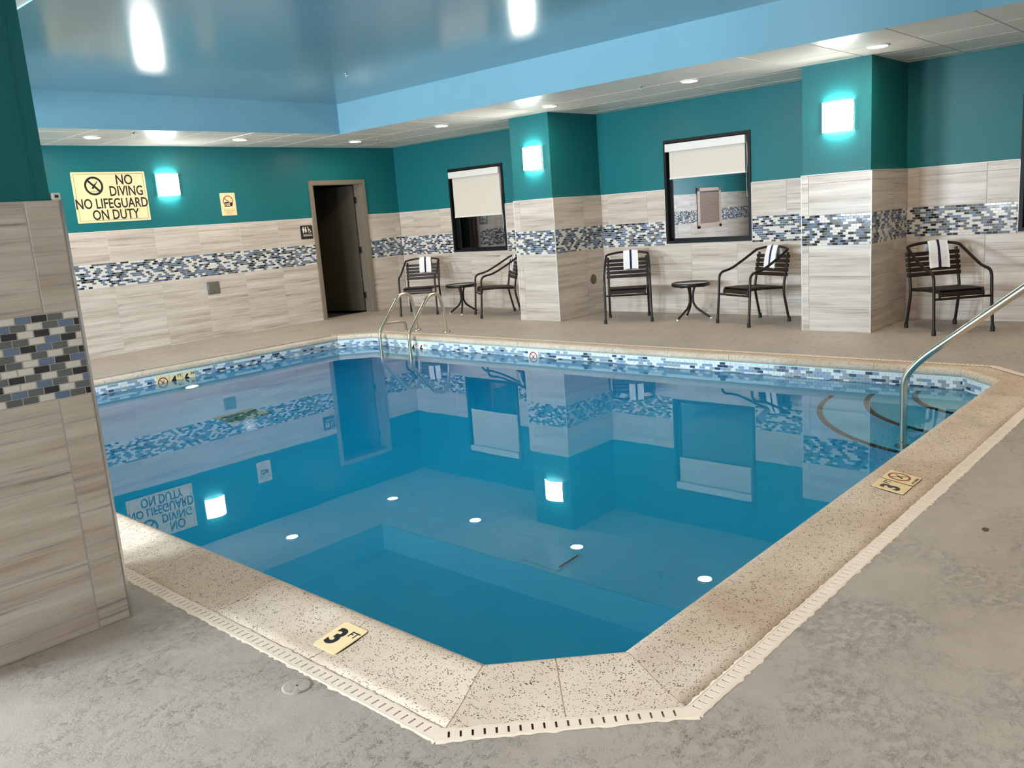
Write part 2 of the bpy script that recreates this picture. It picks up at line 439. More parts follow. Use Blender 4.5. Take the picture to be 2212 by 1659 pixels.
# ------------------------------------------------------------------ floor
m=MB(); O=octo(.362); fx0,fx1,fy0,fy1=XL-.2,XR+.2,YF-.2,YB+.2
ox0,ox1,oy0,oy1=X0-.362,X1+.362,Y0-.362,Y1+.362
m.quad((fx0,fy0,0),(ox0,fy0,0),(ox0,fy1,0),(fx0,fy1,0)); m.quad((ox1,fy0,0),(fx1,fy0,0),(fx1,fy1,0),(ox1,fy1,0))
m.quad((ox0,fy0,0),(ox1,fy0,0),(ox1,oy0,0),(ox0,oy0,0)); m.quad((ox0,oy1,0),(ox1,oy1,0),(ox1,fy1,0),(ox0,fy1,0))
for cnr,a,b in (((ox0,oy0),O[0],O[7]),((ox1,oy0),O[2],O[1]),((ox1,oy1),O[4],O[3]),((ox0,oy1),O[6],O[5])):
    m.poly([(cnr[0],cnr[1],0),(a[0],a[1],0),(b[0],b[1],0)])
# edge of the slab towards the pool
for i in range(8):
    a,b=O[i],O[(i+1)%8]; m.quad((a[0],a[1],0),(b[0],b[1],0),(b[0],b[1],-.1),(a[0],a[1],-.1))
struct(m.obj('floor','deck'),'beige-grey textured pool deck around the swimming pool','floor')

# ------------------------------------------------------------------ ceiling: tray and soffit
TX0,TX1,TY0,TY1=1.815,7.286,1.25,9.583
m=MB(); m.quad((TX0,TY0,ZC),(TX0,TY1,ZC),(TX1,TY1,ZC),(TX1,TY0,ZC))
for (a,b) in (((TX0,TY0),(TX1,TY0)),((TX1,TY0),(TX1,TY1)),((TX1,TY1),(TX0,TY1)),((TX0,TY1),(TX0,TY0))):
    m.quad((a[0],a[1],ZS-.004),(b[0],b[1],ZS-.004),(b[0],b[1],ZC),(a[0],a[1],ZC))
struct(m.obj('ceiling','blue_paint'),'glossy blue recessed tray ceiling over the pool','ceiling')
m=MB(); zs=ZS+.004
m.quad((fx0,fy0,zs),(fx0,fy1,zs),(TX0,fy1,zs),(TX0,fy0,zs)); m.quad((TX1,fy0,zs),(TX1,fy1,zs),(fx1,fy1,zs),(fx1,fy0,zs))
m.quad((TX0,TY1,zs),(TX0,fy1,zs),(TX1,fy1,zs),(TX1,TY1,zs)); m.quad((TX0,fy0,zs),(TX0,TY0,zs),(TX1,TY0,zs),(TX1,fy0,zs))
sof=struct(m.obj('ceiling_soffit','soffit_white'),'white panelled lower ceiling running around the blue tray','ceiling')
def panel(x0,x1,y0,y1,g=.006):
    if x1-x0<.03 or y1-y0<.03: return
    mm=MB(); b=.003; z0,z1=ZS,ZS+.006
    x0+=g;x1-=g;y0+=g;y1-=g
    mm.v=[(x0,y0,z1),(x1,y0,z1),(x1,y1,z1),(x0,y1,z1),(x0+b,y0+b,z0),(x1-b,y0+b,z0),(x1-b,y1-b,z0),(x0+b,y1-b,z0)]
    for i in range(4): j=(i+1)%4; mm.face((i,4+i,4+j,j))
    mm.face((7,6,5,4)); mm.obj('ceiling_panel','panel_white',sof)
xs=[TX1+.02,8.06,8.69,9.32,XR]; ys=[y for y in [1.26+.638*k for k in range(-1,16)] if y<TY1]+[TY1]
for a,b in zip(xs[:-1],xs[1:]):
    yy=[.62]+[1.26+.636*k for k in range(0,16)]; yy=[y for y in yy if y<YB-.05]+[YB]
    for c,d in zip(yy[:-1],yy[1:]): panel(a,b,c,d)
yb=[TY1+.02,9.88,10.515,11.15,YB]; xb=[TX1-.636*k for k in range(0,9)][::-1]
xb[-1]=TX1+.014
for a,b in zip(xb[:-1],xb[1:]):
    for c,d in zip(yb[:-1],yb[1:]): panel(a,b,c,d)

# ------------------------------------------------------------------ walls
DOOR=(7.885,8.835,0.0,2.075)
ROWS_LOW=[0.0,.25,.5625,ZM0]; ROWS_UP=[ZM1,1.4875,ZT]
BK=('B',YB); RK=('R',XR)
VENT=(-1.21,-.01,.715,1.715)
m=MB(); slab_holes(m,BK,XL-.2,XR+.2,0,ZC+.1,[DOOR],-.009,.14); m.obj  # painted sheet
wb=struct(m.obj('wall_back','teal_paint'),'teal wall with tiled wainscot carrying the no diving sign','wall')
m=MB(); slab_holes(m,BK,XL,XR,0,ZT,[(DOOR[0]-.05,DOOR[1]+.05,0,ZT)],-.004,.004); m.quad(at(BK,XL,ZT,-.004),at(BK,XR,ZT,-.004),at(BK,XR,ZT,-.012),at(BK,XL,ZT,-.012)); m.obj('grout_bed','grout',wb)
us=[XL]+[4.697+.6265*k for k in range(-12,8) if 4.697+.6265*k<9.5]+[XR]
us=[u for u in us if u<=7.83]+[7.835]; us2=[8.885,9.455,XR]
tiles(wb,BK,us,ROWS_LOW); tiles(wb,BK,us,ROWS_UP); tiles(wb,BK,us2,ROWS_LOW); tiles(wb,BK,us2,ROWS_UP)
mosaic(wb,BK,3.40,7.835,ZM0,12,230); mosaic(wb,BK,8.885,XR,ZM0,12,70); mosaic(wb,BK,XL,3.40,ZM0,12,0)
m=MB().box(XL,7.835,YB-.003,YB+.006,ZT,ZT+.006); m.box(8.885,XR,YB-.003,YB+.006,ZT,ZT+.006); m.obj('edge_trim','trim_white',wb)

W1=(8.795,9.955,.885,2.168); W2=(4.833,6.016,.893,2.174); W3=(.86,2.035,.888,2.172)
WINS=[W1,W2,W3]
m=MB(); slab_holes(m,RK,YF-.2,YB+.2,0,ZC+.1,WINS,-.009,.16)
wr=struct(m.obj('wall_right','teal_paint'),'long teal wall with tiled wainscot and black framed windows','wall')
m=MB(); slab_holes(m,RK,.2,YB,0,ZT,WINS,-.004,.004); m.obj('grout_bed','grout',wr)
hol=[(w_[0]-.004,w_[1]+.004,w_[2]-.004,w_[3]) for w_ in WINS]
C1=(7.026,7.700); C2=(3.072,3.770); XC=8.548
for (a,b,j0,lim) in ((C1[1],YB,9.601,60),(C2[1],C1[0],5.660,110),(.2,C2[0],2.322,130)):
    js=[a]+sorted(j0+.632*k for k in range(-8,9) if a+.03<j0+.632*k<b-.03)+[b]
    tiles(wr,RK,js,ROWS_LOW,holes=hol); tiles(wr,RK,js,ROWS_UP,holes=hol)
    mosaic(wr,RK,a,b,ZM0,12,lim,holes=[(h[0],h[1],h[2]-.03,h[3]) for h in hol])
m=MB()
for (a,b) in ((W1[1],YB),(C1[1],W1[0]),(W2[1],C1[0]),(C2[1],W2[0]),(W3[1],C2[0]),(.2,W3[0])):
    m.box(XR-.003,XR+.006,a,b,ZT,ZT+.006)
for w_ in WINS:                       # white edge strips beside the window openings
    for y in (w_[0]-.004,w_[1]+.004): m.box(XR-.003,XR+.006,y-.004,y+.004,w_[2],ZT+.006)
m.obj('edge_trim','trim_white',wr)
# left wall with window bays, wall behind the camera
lh=[(a,b,.8,2.3) for a,b in LW]
m=MB(); slab_holes(m,('L',XL),YF-.2,YB+.2,0,ZC,lh,0,.14)
wl=struct(m.obj('wall_left','teal_paint'),'teal wall with three daylight windows beside the deck','wall')
m=MB()
vv=[(YF,YB)]
slab_holes(m,('L',XL),YF,YB,0,.8,[],.009,.01); m.obj('wainscot','grout',wl)
for i,(a,b) in enumerate(LW):
    m=MB(); x=XL-.10
    for (p,q,r,s_) in ((a,a+.06,.8,2.3),(b-.06,b,.8,2.3),(a,b,.8,.86),(a,b,2.24,2.3),((a+b)/2-.025,(a+b)/2+.025,.86,2.24)): m.box(x-.03,x+.03,p,q,r,s_)
    f=struct(m.obj('window_%d'%(i+4),'black_frame'),['narrow black framed daylight window in the left wall beside the camera','black framed daylight window in the left wall behind the near pillar','black framed daylight window in the left wall near the sign wall'][i],'window')
    MB().box(x-.004,x+.004,a+.06,b-.06,.86,2.24).obj('pane','clear_glass',f)
m=MB(); slab_holes(m,('N',YF),XL-.2,XR+.2,0,ZC,[],0,.1); slab_holes(m,('N',YF),XL,XR,0,ZT,[],.009,.1,1)
struct(m.obj('wall_front',['teal_paint','grout']),'teal wall behind the camera','wall')

# ------------------------------------------------------------------ columns on the right wall
def column(ya,yb,label,cut):
    i=.012; m=MB().box(XC+i,XR+.05,ya+i,yb-i,0,ZS+.01)
    c=struct(m.obj('column','teal_paint'),label,'column')
    g=MB().box(XC+.004,XR,ya+.004,yb-.004,0,ZT); g.obj('grout_bed','grout',c)
    fr=('R',XC); sd=('B',ya); bk=('N',yb)
    js=[ya,yb-cut,yb]; ss=[XC,9.183,XR]
    for rows in (ROWS_LOW,ROWS_UP):
        tiles(c,fr,js,rows); tiles(c,sd,ss,rows); tiles(c,bk,ss,rows)
    mosaic(c,fr,ya,yb,ZM0,12,160); mosaic(c,sd,XC,XR,ZM0,12,130); mosaic(c,bk,XC,XR,ZM0,12,0)
    m=MB()
    for y in (ya,yb): m.box(XC-.002,XC+.007,y-.0035,y+.0035,0,ZT+.004)
    m.box(XC-.002,XR,ya-.002,yb+.002,ZT,ZT+.006); m.obj('edge_trim','trim_white',c)
    return c
column(C1[0],C1[1],'square tiled column between the two blinds with a lit sconce',.106)
column(C2[0],C2[1],'square tiled column beside the rightmost chair with a lit sconce',.076)

# near pillar on the left
PX,PY=1.208,3.209
i=.03; m=MB().box(.42+i,PX-i,PY+.012,3.95-.012,0,ZS+.01); m.box(1.129,1.133,PY+.0095,PY+.013,ZT,ZS)
pil=struct(m.obj('column','teal_paint'),'large near pillar of teal paint over grey tiles at the left edge','column')
MB().box(.42+.004,PX-.004,PY+.004,3.95-.004,0,ZT).obj('grout_bed','grout',pil)
PR=[0.0,.263,.5715,.884]; PU=[1.186,ZT]
PJ=[.42,.46,1.0875,PX-.006]
for rows in (PR,PU): tiles(pil,('B',PY),PJ,rows,gap=.005)
for rows in (PR,PU):
    tiles(pil,('N',3.95),[.42,.58,PX],rows); 
    for k,x in (('L',PX),('R',.42)): tiles(pil,(k,x),[PY+.004,3.6,3.95-.004],rows)
W_,B_,G_,K_=0,1,2,3
PAT=[[W_,G_,K_,B_,W_,G_],[K_,B_,G_,W_,G_,B_],[G_,W_,K_,W_,K_,W_],[W_,K_,B_,W_,G_,G_],[W_,G_,B_,K_,B_,W_],[K_,G_,W_,G_,W_,G_],
     [B_,K_,B_,W_,G_,K_],[G_,W_,G_,K_,W_,W_,B_],[K_,G_,W_,G_,K_,G_],[B_,W_,G_,B_,W_,W_,K_],[G_,W_,K_,G_,B_,G_],[K_,G_,B_,W_,G_,G_,W_]]
mosaic(pil,('B',PY),.42,PX-.006,.884,12,300,pattern=PAT,bl=.0525,bh=(1.186-.884)/12,gap=.0036)
for k,x in (('L',PX),('R',.42)): mosaic(pil,(k,x),PY+.004,3.946,.884,12,0)
m=MB().box(PX-.005,PX+.004,PY-.004,PY+.005,0,ZT); m.box(PX+.0,PX+.004,PY+.005,PY+.014,0,ZT); m.obj('edge_trim','trim_metal',pil)
# small white sensor on the pillar ledge
sn=thing('door_contact_sensor','small white sensor box on top of the near pillar tiles','sensor',(1.197,PY+.018,ZT))
MB().rbox(0,0,.013,.030,.030,.026,.004).obj('housing','plastic_white',sn)
MB().box(-.006,.006,-.0165,-.0145,.009,.018).obj('port','ink_black',sn); 

# ------------------------------------------------------------------ door and room beyond
d0,d1,_,dz=DOOR
fr_=MB()
for (p,q,r,s_) in ((d0-.056,d0,0,dz+.056),(d1,d1+.056,0,dz+.056),(d0,d1,dz,dz+.056)): fr_.box(p,q,YB-.024,YB+.03,r,s_)
for (p,q,r,s_) in ((d0,d0+.012,0,dz),(d1-.012,d1,0,dz),(d0,d1,dz-.012,dz)): fr_.box(p,q,YB-.016,YB+.19,r,s_)
for (p,q) in ((d0+.012,d0+.026),(d1-.026,d1-.012)): fr_.box(p,q,YB+.05,YB+.085,0,dz)
dr=struct(fr_.obj('door_1','taupe_frame'),'open taupe restroom door in a metal frame','door')
ang=math.atan2(12.257-11.461,8.634-8.82); hx,hy=8.825,YB+.195
lf=MB().rbox(.445,.022,1.025,.89,.044,2.03,.004).obj('door_leaf','taupe_leaf',dr,(hx,hy,.012),(0,0,ang))
for z in (.28,1.02,1.82):
    h=MB().box(-.03,.0,-.028,.028,z-.05,z+.05); h.tube([(0,0,z-.05),(0,0,z+.05)],.009,8); h.obj('hinge','steel_dull',dr,(hx-.004,hy-.045,0),(0,0,0))
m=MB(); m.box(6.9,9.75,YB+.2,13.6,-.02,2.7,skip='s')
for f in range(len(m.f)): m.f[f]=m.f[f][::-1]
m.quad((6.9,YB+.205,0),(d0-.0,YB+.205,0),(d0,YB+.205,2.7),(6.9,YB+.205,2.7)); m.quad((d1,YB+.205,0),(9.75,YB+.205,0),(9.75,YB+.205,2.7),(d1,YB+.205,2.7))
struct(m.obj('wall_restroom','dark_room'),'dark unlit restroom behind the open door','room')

# ------------------------------------------------------------------ right wall windows with roller blinds
def window(i,wd,label,drop,gl,blabel,glass_y=0):
    ya,yb,za,zb=wd; m=MB(); x0,x1=XR-.008,XR+.115; t=.035
    for (p,q,r,s_) in ((ya,ya+t,za,zb),(yb-t,yb,za,zb),(ya+t,yb-t,za,za+t),(ya+t,yb-t,zb-t,zb)): m.box(x0,x1,p,q,r,s_)
    o=struct(m.obj('window_%d'%i,'black_frame'),label,'window')
    m=MB(); 
    for (p,q,r,s_) in ((ya+t,ya+t+.03,za+t,zb-t),(yb-t-.03,yb-t,za+t,zb-t),(ya+t,yb-t,za+t,za+t+.025),(ya+t,yb-t,zb-t-.03,zb-t)): m.box(XR+.06,XR+.09,p,q,r,s_)
    m.obj('sash','black_frame',o)
    MB().box(XR+.070,XR+.078,ya+t+.03,yb-t-.03,za+t+.025,zb-t-.03).obj('pane',gl,o)
    b=thing('roller_blind',blabel,'blind',(XR+.02,(ya+yb)/2,zb-.045),group='window blinds'); h=(yb-ya)/2
    zt=zb-.045
    MB().rbox(-.030,0,-.052,.075,(h-.045)*2,.096,.004).obj('valance','blind_white',b)
    MB().box(-.012,-.0105,-h+.075,h-.075,drop-zt,-.09).obj('fabric','blind_fabric',b)
    MB().rbox(-.011,0,drop-zt-.008,.012,(h-.07)*2,.022,.004).obj('bottom_rail','blind_white',b)
    m=MB(); yy=-h+.055
    m.tube(fillet([(-.02,yy,-.09),(-.022,yy,drop-zt-.28),(-.022,yy-.012,drop-zt-.30),(-.022,yy-.024,drop-zt-.28),(-.02,yy-.012,-.09)],.02),.0022,5); m.obj('bead_chain','blind_white',b)
    # dim space behind the pane
    m=MB(); m.box(XR+.16,XR+1.6,ya-.5,yb+.5,za-.6,zb+.4,skip='w')
    for f in range(len(m.f)): m.f[f]=m.f[f][::-1]
    s=struct(m.obj('wall_beyond_%d'%i,'dark_room'),['dark space with pale boards behind the farthest window','space behind the window between the columns','space behind the window at the right edge'][i-1],'room')
    if i==1:
        for (y,wd,mt) in ((10.36,.20,'cream_panel'),(9.86,.22,'tan_panel')): MB().rbox(XR+.75,y,1.15,.05,wd,1.8,.01).obj('upright_board',mt,s)
    else: MB().box(XR+.11,XR+.12,ya+t,yb-t,za+t,drop+.1).obj('backing_shade','blind_fabric',s)  # pale board added behind the pane to haze its reflection
    return o
window(1,W1,'smallest looking black framed window near the restroom door corner',1.437,'tinted_glass','long white roller blind half lowered over the farthest window')
window(2,W2,'black framed window with reflective glass between the two columns',1.712,'mirror_glass','short white roller blind on the window between the columns')
window(3,W3,'black framed window cut by the right edge of the photo',1.70,'mirror_glass','white roller blind on the window beyond the right edge')
# ------------------------------------------------------------------ pool coping, drain, basin, water
PROF=[(.045,-.036),(.018,-.032),(.004,-.022),(0,-.006),(.003,.012),(.012,.024),(.030,.030),(.060,.0275),(.105,.019),(.150,.0105),(.200,.004),(.25,.0008),(.296,-.001),(.300,-.008),(.300,-.08)]
cop=thing('pool_coping','speckled beige precast coping stones around the whole pool edge','coping',kind='structure')
def edge(i):
    a=Vector(LIP[i]); b=Vector(LIP[(i+1)%8]); d=(b-a); L=d.length; d/=L; n=Vector((d.y,-d.x)); return a,d,n,L
def prism(m,i,t0,t1,e0,e1,prof,mi=0,closed=True,smooth=True):
    a,d,n,L=edge(i); base=len(m.v); k=len(prof)
    for (t,e) in ((t0,e0),(t1,e1)):
        for (dd,z) in prof:
            p=a+d*(t+e*dd*TH)+n*dd; m.v.append((p.x,p.y,z))
    for j in range(k-1): m.face((base+j,base+k+j,base+k+j+1,base+j+1),mi,smooth)
    if closed: m.poly([m.v[j] for j in range(base,base+k)],mi); m.poly([m.v[j] for j in range(base+k,base+2*k)][::-1],mi)
for i in range(8):
    a,d,n,L=edge(i); g=.004
    if L<.6: cuts=[0,L/2,L]
    elif i==6: cuts=[0]+[L-(.545+.62*k) for k in range(11,-1,-1) if L-(.545+.62*k)>.2]+[L]   # left side, joints as seen
    elif i==0: cuts=[0]+[.545+.622*k for k in range(8) if .545+.622*k<L-.2]+[L]
    else:
        k=round(L/.625); cuts=[L*j/k for j in range(k+1)]
    for j,(p,q) in enumerate(zip(cuts[:-1],cuts[1:])):
        m=MB(); e0=-1 if j==0 else 0; e1=1 if j==len(cuts)-2 else 0
        prism(m,i,p+g/2,q-g/2,e0,e1,PROF); m.obj('coping_stone','coping',cop)
    m=MB(); pm=[(dd,z-.0035) for dd,z in PROF]; pm=[(dd+(.004 if dd<.02 else 0),z) for dd,z in pm]
    prism(m,i,0,L,-1,1,pm,closed=False); m.obj('mortar_bed','mortar',cop)
# slotted drain channel around three sides
drn=thing('deck_drain','narrow slotted white drain strip set in the deck outside the coping','drain',kind='structure')
ND=[6,7,0,1,2,3]
random.seed(11)
for i in ND:
    a,d,n,L=edge(i); m=MB(); A,B_2,C_,D_=.3045,.317,.345,.3595; z=.0015
    def P(t,dd,zz): p=a+d*t+n*dd; return (p.x,p.y,zz)
    s0=A*TH; t0=-s0+.010; t1=L+s0-.010; cnt=max(1,int((t1-t0)/.0335)); st=(t1-t0)/cnt; sl=.0065
    def lim(t,dd):                     # mitre
        return max(-dd*TH,min(L+dd*TH,t))
    m.quad(P(-A*TH,A,z),P(L+A*TH,A,z),P(L+B_2*TH,B_2,z),P(-B_2*TH,B_2,z)); m.quad(P(-C_*TH,C_,z),P(L+C_*TH,C_,z),P(L+D_*TH,D_,z),P(-D_*TH,D_,z))
    for k in range(cnt+1):
        u0=t0+k*st-(st-sl)+.0; u1=u0+(st-sl)
        if k==0: q=[P(-B_2*TH,B_2,z),P(u1,B_2,z),P(u1,C_,z),P(-C_*TH,C_,z)]
        elif k==cnt: q=[P(u0,B_2,z),P(L+B_2*TH,B_2,z),P(L+C_*TH,C_,z),P(u0,C_,z)]
        else: q=[P(u0,B_2,z),P(u1,B_2,z),P(u1,C_,z),P(u0,C_,z)]
        m.quad(*q)
        for (x,y,zz) in ((0,0,0),):
            m.quad(P(u1,B_2,z),P(u1,B_2,-.02),P(u1,C_,-.02),P(u1,C_,z)); m.quad(P(u0,B_2,z),P(u0,B_2,-.02),P(u0,C_,-.02),P(u0,C_,z))
    m.obj('slotted_cover','drain_white',drn)
    m=MB(); m.quad(P(-A*TH,A,-.03),P(L+A*TH,A,-.03),P(L+D_*TH,D_,-.03),P(-D_*TH,D_,-.03)); m.obj('channel_bottom','channel_dark',drn)
    # ragged sealant along both edges
    m=MB(); nn=max(4,int(L/.014))
    for (e0,sgn) in ((A,-1),(D_,1)):
        prev=None
        for k in range(nn+1):
            t=-e0*TH+(L+2*e0*TH)*k/nn; j=random.random(); wd=.002+.007*j**3
            if sgn>0: wd=.003+.010*j**3
            cur=(P(t,e0-sgn*.003,.0022),P(t,e0+sgn*wd,.0008 if sgn>0 else .0012))
            if prev: m.quad(prev[0],cur[0],cur[1],prev[1])
            prev=cur
    m.obj('sealant','sealant',drn)
# basin
bas=thing('pool_basin','white plastered pool shell with corner steps under the blue water','pool',kind='structure')
OW=octo(.03)
def floor_z(y): return -1.02 if y<3.6 else (-1.47 if y>7.0 else -1.02-.45*(y-3.6)/3.4)
m=MB()
for i in range(8):
    a,b=OW[i],OW[(i+1)%8]; m.quad((a[0],a[1],-.02),(b[0],b[1],-.02),(b[0],b[1],-1.6),(a[0],a[1],-1.6))
m.obj('pool_wall','plaster',bas)
m=MB(); ys_=[Y0-.1,3.6,7.0,Y1+.1]
for a,b in zip(ys_[:-1],ys_[1:]): m.quad((X0-.1,a,floor_z(a)),(X1+.1,a,floor_z(a)),(X1+.1,b,floor_z(b)),(X0-.1,b,floor_z(b)))
m.obj('pool_floor','plaster',bas)
SCX,SCY=6.90,1.46
for k,(r,z) in enumerate(((.66,-.30),(1.0,-.50),(1.34,-.70))):
    m=MB(); n=24; pts=[(SCX,SCY)]+[(SCX+r*math.cos(PI/2+PI/2*j/n),SCY+r*math.sin(PI/2+PI/2*j/n)) for j in range(n+1)]
    m.plate(pts,-1.1,z); st=m.obj('step','plaster',bas)
    m=MB(); n=28
    for j in range(n):
        a0,a1=PI/2+PI/2*j/n,PI/2+PI/2*(j+1)/n
        f=lambda rr,a,zz:(SCX+rr*math.cos(a),SCY+rr*math.sin(a),zz)
        m.quad(f(r-.038,a0,z+.003),f(r-.038,a1,z+.003),f(r+.003,a1,z+.003),f(r+.003,a0,z+.003)); m.quad(f(r+.003,a0,z+.003),f(r+.003,a1,z+.003),f(r+.003,a1,z-.012),f(r+.003,a0,z-.012))
    m.obj('nosing','nosing',st)
# waterline mosaic on the two far sides (and chamfers)
def pick_pool(): return random.choices((0,1,2,3),(30,26,28,16))[0]
def band(i,lim,holes=()):
    a,d,n,L=edge(i); p=a+n*.030; L2=L+.03*TH*2; p=p-d*(.03*TH)
    bl,bh=.0522,.0258; its=[]
    for r in range(6):
        u=-(bl/2 if r%2 else 0)-.01; v=-.043-r*bh-bh/2
        while u<L2:
            q0,q1=max(u,0),min(u+bl,L2); u+=bl
            if q1-q0<.008: continue
            if any(h[0]<(q0+q1)/2<h[1] for h in holes): continue
            c=0 if r==0 and random.random()<.6 else pick_pool()
            its.append((q0,q1,v,c))
    its.sort(key=lambda t:((p+d*t[0])-Vector((0,0))).length)
    rz=math.atan2(d.y,d.x)
    mk=['pool_white','pool_blue','pool_grey','pool_dark']
    # wall faces the pool: out direction is -n
    for (q0,q1,v,c) in its[:lim]:
        cpt=p+d*((q0+q1)/2); wd=round((q1-q0-.003)*500)/500
        link('waterline_brick',tile_mesh(wd,bh-.003,mk[c],.006,.0012),bas,(cpt.x,cpt.y,v),(PI/2,0,rz+PI))
    if its[lim:]:
        m=MB()
        for (q0,q1,v,c) in its[lim:]:
            A_=p+d*(q0+.0015)-n*.006; B3=p+d*(q1-.0015)-n*.006; y=bh/2-.0015
            m.quad((B3.x,B3.y,v-y),(A_.x,A_.y,v-y),(A_.x,A_.y,v+y),(B3.x,B3.y,v+y),c)
        tag(m.obj('waterline_mosaic',mk,bas),kind='stuff')
# edge indices: 0 near, 1 right-near chamfer, 2 right, 3 right-far chamfer, 4 far, 5,6 left,7 near chamfer
def hole_y(y0,y1): a=Y0+CF; return (y0-a+.012,y1-a+.012)
def hole_x(x0,x1): a=X1-CF; return (a-x1+.012,a-x0+.012)
band(1,40); band(2,180,[hole_y(7.78,8.09),hole_y(5.985,6.14)]); band(3,30); band(4,50,[hole_x(4.10,4.575)])
band(0,0); band(7,0); band(6,0)
m=MB()
for i in range(8):
    a,d,n,L=edge(i); p=a+n*.0305-d*(.0305*TH); q=p+d*(L+.061*TH)
    m.quad((p.x,p.y,-.03),(q.x,q.y,-.03),(q.x,q.y,-.045),(p.x,p.y,-.045))
m.obj('waterline_border','pool_white',bas)
# water body
OQ=octo(.045); m=MB(); 
m.poly([(x,y,ZW) for x,y in OQ]); m.poly([(x,y,-1.75) for x,y in OQ][::-1])
for i in range(8):
    a,b=OQ[i],OQ[(i+1)%8]; m.quad((a[0],a[1],-1.75),(b[0],b[1],-1.75),(b[0],b[1],ZW),(a[0],a[1],ZW))
struct(m.obj('pool_water','water'),'calm clear blue pool water mirroring the far walls','water')

# main drain grate, shallow drain cover and underwater lamp
gz=floor_z(7.95); g=thing('main_drain','square four panel drain grate on the deep pool floor','drain',(4.40,7.93,gz))
MB().rbox(0,0,.010,.46,.40,.02,.004).obj('frame','grate_bar',g)
for sx in (-1,1):
    for sy in (-1,1):
        pn=MB().rbox(sx*.112,sy*.098,.021,.20,.17,.008,.003).obj('grate_panel','grate_olive',g)
        MB().lathe([(.022,.026),(.018,.030),(0,.030)],12,sx*.112,sy*.098).obj('screw','grate_bar',pn)
g=thing('floor_inlet','pale square inlet cover on the shallow pool floor','inlet',(3.40,2.95,floor_z(2.95)))
MB().rbox(0,0,.008,.24,.24,.016,.004).obj('cover','plaster',g); MB().box(-.085,.085,-.118,-.104,.0165,.018).obj('slot','nosing',g)
lp=thing('pool_light','round warm underwater lamp on the far pool wall','pool light',(4.50,Y1+.03,-.72))
MB().lathe([(.115,0),(.115,.02),(.10,.03),(.088,.03)],28).obj('bezel','steel',lp,rot=(PI/2,0,0))
MB().lathe([(.088,.022),(.07,.034),(.03,.042),(0,.043)],28).obj('lens','pool_lamp',lp,rot=(PI/2,0,0))

# ------------------------------------------------------------------ marker tiles and their writing
def diver(m,cx,cy,s,z0,z1,mi=0):       # diving figure under a slash, drawn as flat outlines
    P=lambda L_:[(cx+x*s,cy+y*s) for x,y in L_]
    m.plate(P([(-.50,-.42),(-.38,-.52),(-.10,-.16),(.12,.02),(.42,.40),(.52,.62),(.40,.56),(.16,.30),(-.06,.12),(-.22,-.08)]),z0,z1,mi)
    m.plate(P([(-.06,.12),(-.20,-.02),(.10,-.24),(.30,-.40),(.36,-.34),(.14,-.12)]),z0,z1,mi)
    m.lathe([(0.13*s,z0),(.13*s,z1),(0,z1)],10,cx-.24*s,cy-.36*s,mi,False)
def slash(m,cx,cy,r,wd,z0,z1,ang,mi=0):
    c,s=math.cos(ang),math.sin(ang); h=wd/2
    m.plate([(cx+x*c-y*s,cy+x*s+y*c) for x,y in ((-r,-h),(r,-h),(r,h),(-r,h))],z0,z1,mi)
def rrect(w_,h_,r,n=4):
    out=[]
    for (cx,cy,a0) in ((w_/2-r,h_/2-r,0),(-w_/2+r,h_/2-r,PI/2),(-w_/2+r,-h_/2+r,PI),(w_/2-r,-h_/2+r,1.5*PI)):
        for k in range(n+1): a=a0+PI/2*k/n; out.append((cx+r*math.cos(a),cy+r*math.sin(a)))
    return out
def marker(name,label,loc,rot,w_,h_,rim=True,thick=.004,col='sign_cream'):
    t=thing(name,label,'depth marker',loc,rot,'pool edge markers')
    if rim: MB().plate(rrect(w_+.006,h_+.006,.012),-.002,thick-.003).obj('seam','channel_dark',t)
    MB().plate(rrect(w_,h_,.010),-.004,thick).obj('plaque',col,t); return t
def three_ft(t,h_,th=.004):
    text(t,'numeral','3',-.018,-.006,th,.118,'ink_black',bold=.0042); text(t,'unit_lettering','FT',.036,.030,th,.040,'ink_black',bold=.0007)
def coping_z(dd):
    for (a,za),(b,zb) in zip(PROF[6:],PROF[7:]):
        if a<=dd<=b: return za+(zb-za)*(dd-a)/(b-a)
    return 0
def tilt(d0_,d1_): return math.atan2(coping_z(d0_)-coping_z(d1_),d1_-d0_)
def on_coping(dd): return coping_z(dd)
# left side plaque: reads facing the pool
sl=tilt(.08,.23)
t=marker('depth_marker','cream plaque reading 3 FT on the coping nearest the pillar',(X0-.158,2.352,.5*(on_coping(.08)+on_coping(.235))-.0015),(0,0,-PI/2),.128,.150)
t.rotation_euler=(Matrix.Rotation(-PI/2,4,'Z')@Matrix.Rotation(sl,4,'X')).to_euler(); three_ft(t,.15)
t=marker('depth_marker','cream plaque reading 3 FT on the coping near the handrail',(4.020,Y0-.150,.5*(on_coping(.07)+on_coping(.23))-.001),(sl,0,0),.130,.150); three_ft(t,.15)
def nodive(t,w_,h_,cx,cy,r,th=.004,words=True):
    m=MB().ring(cx,cy,r*.80,r,th-.001,th+.0006); slash(m,cx,cy,r*.85,r*.13,th-.001,th+.0005,-PI/4); m.obj('prohibition_ring','ink_red',t)
    m=MB(); diver(m,cx,cy,r*.78,th-.001,th+.0008); m.obj('diver_pictogram','ink_black',t)
    if words: text(t,'lettering','NO DIVING',0,-h_/2+.012,th,.017,'ink_black',bold=.0003)
t=marker('no_diving_marker','cream plaque with red no diving ring on the coping beside a 3 FT plaque',(4.165,Y0-.150,.5*(on_coping(.07)+on_coping(.23))-.001),(sl,0,0),.130,.150)
nodive(t,.13,.15,0,.012,.052)
